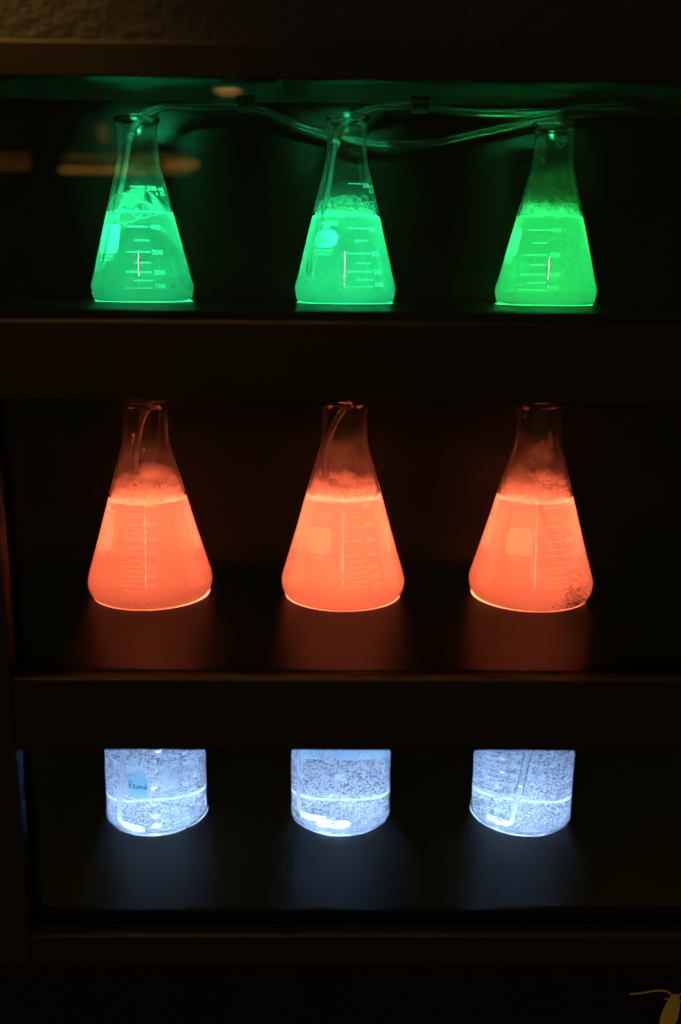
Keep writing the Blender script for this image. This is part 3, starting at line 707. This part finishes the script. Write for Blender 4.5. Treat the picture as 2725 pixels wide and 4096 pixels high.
rod(tb, [(0.0070, 1.0305, 0.1230), (0.0064, 1.030, 0.1195), (0.0020, 1.026, 0.087), (-0.0035, 1.021, 0.0623), (-0.0080, 1.016, 0.0332), (-0.0125, 1.011, 0.0121), (-0.0140, 1.009, 0.0000), (-0.0165, 1.008, -0.0020), (-0.0185, 1.009, 0.0030), (-0.0170, 1.011, 0.0120)])
pipe('joint', rel(tb, [(0.0064, 1.030, 0.1175), (0.0068, 1.030, 0.121), (0.0075, 1.032, 0.1245)]), .0043, .0026, M['tube'], tb, 4)
# orange flasks
tc_ = empty('air_tube', W(-0.19, 1.02, -0.2), 'curved tube inside the neck of the orange flask with creamy foam', 'tube')
pipe('tubing', rel(tc_, [(-0.150, 1.045, -0.095), (-0.1590, 1.035, -0.1100), (-0.1690, 1.026, -0.1262), (-0.1810, 1.022, -0.1342), (-0.1881, 1.020, -0.1454), (-0.1932, 1.018, -0.1635), (-0.1966, 1.017, -0.1817), (-0.1969, 1.017, -0.1885)]), .0036, .0023, M['tube'], tc_)
pipe('joint', rel(tc_, [(-0.1966, 1.017, -0.1815), (-0.1968, 1.017, -0.1845), (-0.1969, 1.017, -0.1875)]), .0042, .0030, M['tube'], tc_, 4)
rod(tc_, [(-0.1968, 1.017, -0.183), (-0.1966, 1.017, -0.195), (-0.1963, 1.017, -0.2092), (-0.1960, 1.017, -0.234)])
td = empty('air_tube', W(0.0, 1.02, -0.2), 'curved tube inside the neck of the palest orange flask', 'tube')
pipe('tubing', rel(td, [(0.045, 1.045, -0.096), (0.036, 1.035, -0.111), (0.0245, 1.026, -0.1275), (0.015, 1.022, -0.1395), (0.0075, 1.020, -0.153), (0.0027, 1.018, -0.1689), (-0.0004, 1.017, -0.1895), (-0.0003, 1.017, -0.2057)]), .0036, .0023, M['tube'], td)
rod(td, [(-0.0003, 1.017, -0.200), (0.0000, 1.017, -0.215), (0.0002, 1.017, -0.228)])
te = empty('glass_rod_stirrer', W(0.22, 0.99, -0.23), 'slanting glass rod inside the orange flask with dark flecks', 'rod')
rod(te, [(0.2195, 1.022, -0.2240), (0.2225, 1.020, -0.2330), (0.2270, 1.018, -0.2450), (0.2360, 1.015, -0.2700), (0.2440, 1.012, -0.2950)], .0026, .0016)
# beakers: bent glass tubes
b1 = empty('bent_glass_tube', W(-0.21, 0.96, -0.55), 'bent glass tube in the beaker with the house label', 'tube')
rod(b1, [(-0.2020, 0.960, -0.425), (-0.2065, 0.956, -0.4982), (-0.2108, 0.953, -0.5361), (-0.2135, 0.951, -0.5560), (-0.2110, 0.948, -0.5625), (-0.2030, 0.944, -0.5655), (-0.1880, 0.938, -0.5668)], .0031, .0019)
b2 = empty('bent_glass_tube', W(-0.03, 0.97, -0.55), 'bent glass tube along the side of the beaker without front print', 'tube')
rod(b2, [(-0.0225, 0.967, -0.425), (-0.0230, 0.967, -0.4978), (-0.0228, 0.967, -0.5357), (-0.0222, 0.966, -0.5540), (-0.0180, 0.964, -0.5620), (-0.0080, 0.962, -0.5640), (0.0050, 0.960, -0.5640)], .0031, .0019)
b3 = empty('bent_glass_tube', W(0.20, 0.96, -0.55), 'jointed glass tube in the beaker with the see-through scale', 'tube')
rod(b3, [(0.2090, 0.962, -0.5300), (0.2050, 0.957, -0.5450), (0.2020, 0.953, -0.5570), (0.2000, 0.951, -0.5625), (0.1965, 0.950, -0.5650), (0.1900, 0.954, -0.5650), (0.1780, 0.962, -0.5645)], .0028, .0017)
pipe('tubing', rel(b3, [(0.224, 0.970, -0.425), (0.2145, 0.967, -0.4972), (0.2110, 0.963, -0.5180), (0.2092, 0.9622, -0.5290)]), .0036, .0023, M['tube'], b3)
pipe('joint', rel(b3, [(0.2098, 0.9628, -0.5255), (0.2088, 0.9618, -0.531), (0.2076, 0.9605, -0.535)]), .0043, .0030, M['tube'], b3, 4)
# clips on the ceiling
def clip(x, y, z, label):
    o = empty('tube_clip', W(x, y, z), label, 'clip', 'clips on the green ceiling')
    bm = bmesh.new(); seg = 14
    ro, ri, hw = .0058, .0039, .0085
    for s in (-hw, hw):
        for k in range(seg + 1):
            a = R(-250 + 320 * k / seg)
            for r in (ri, ro): bm.verts.new((s, r * math.cos(a), r * math.sin(a)))
    bm.verts.ensure_lookup_table(); n = 2 * (seg + 1); v = bm.verts
    for k in range(seg):
        a = 2 * k
        bm.faces.new((v[a], v[a + 1], v[a + 3], v[a + 2])); bm.faces.new((v[n + a], v[n + a + 2], v[n + a + 3], v[n + a + 1]))
        bm.faces.new((v[a], v[a + 2], v[n + a + 2], v[n + a])); bm.faces.new((v[a + 1], v[n + a + 1], v[n + a + 3], v[a + 3]))
    for a in (0, 2 * seg): bm.faces.new((v[a], v[n + a], v[n + a + 1], v[a + 1]))
    bmesh.ops.recalc_face_normals(bm, faces=bm.faces); me = bpy.data.meshes.new('loop'); bm.to_mesh(me); bm.free(); link('loop', me, M['clip'], o)
    box('base', -.0100, .0100, -.006, .006, .0052, 0.1738 - z, M['clip'], o, .0006)
clip(-0.0835, 1.0795, 0.1635, 'black clip holding the sagging tube beside the dome-bubble flask')
clip(0.0930, 1.0715, 0.1640, 'black clip on the tube just right of the middle green neck')
clip(0.3230, 1.0765, 0.1640, 'black clip holding two tubes right of the last green flask')
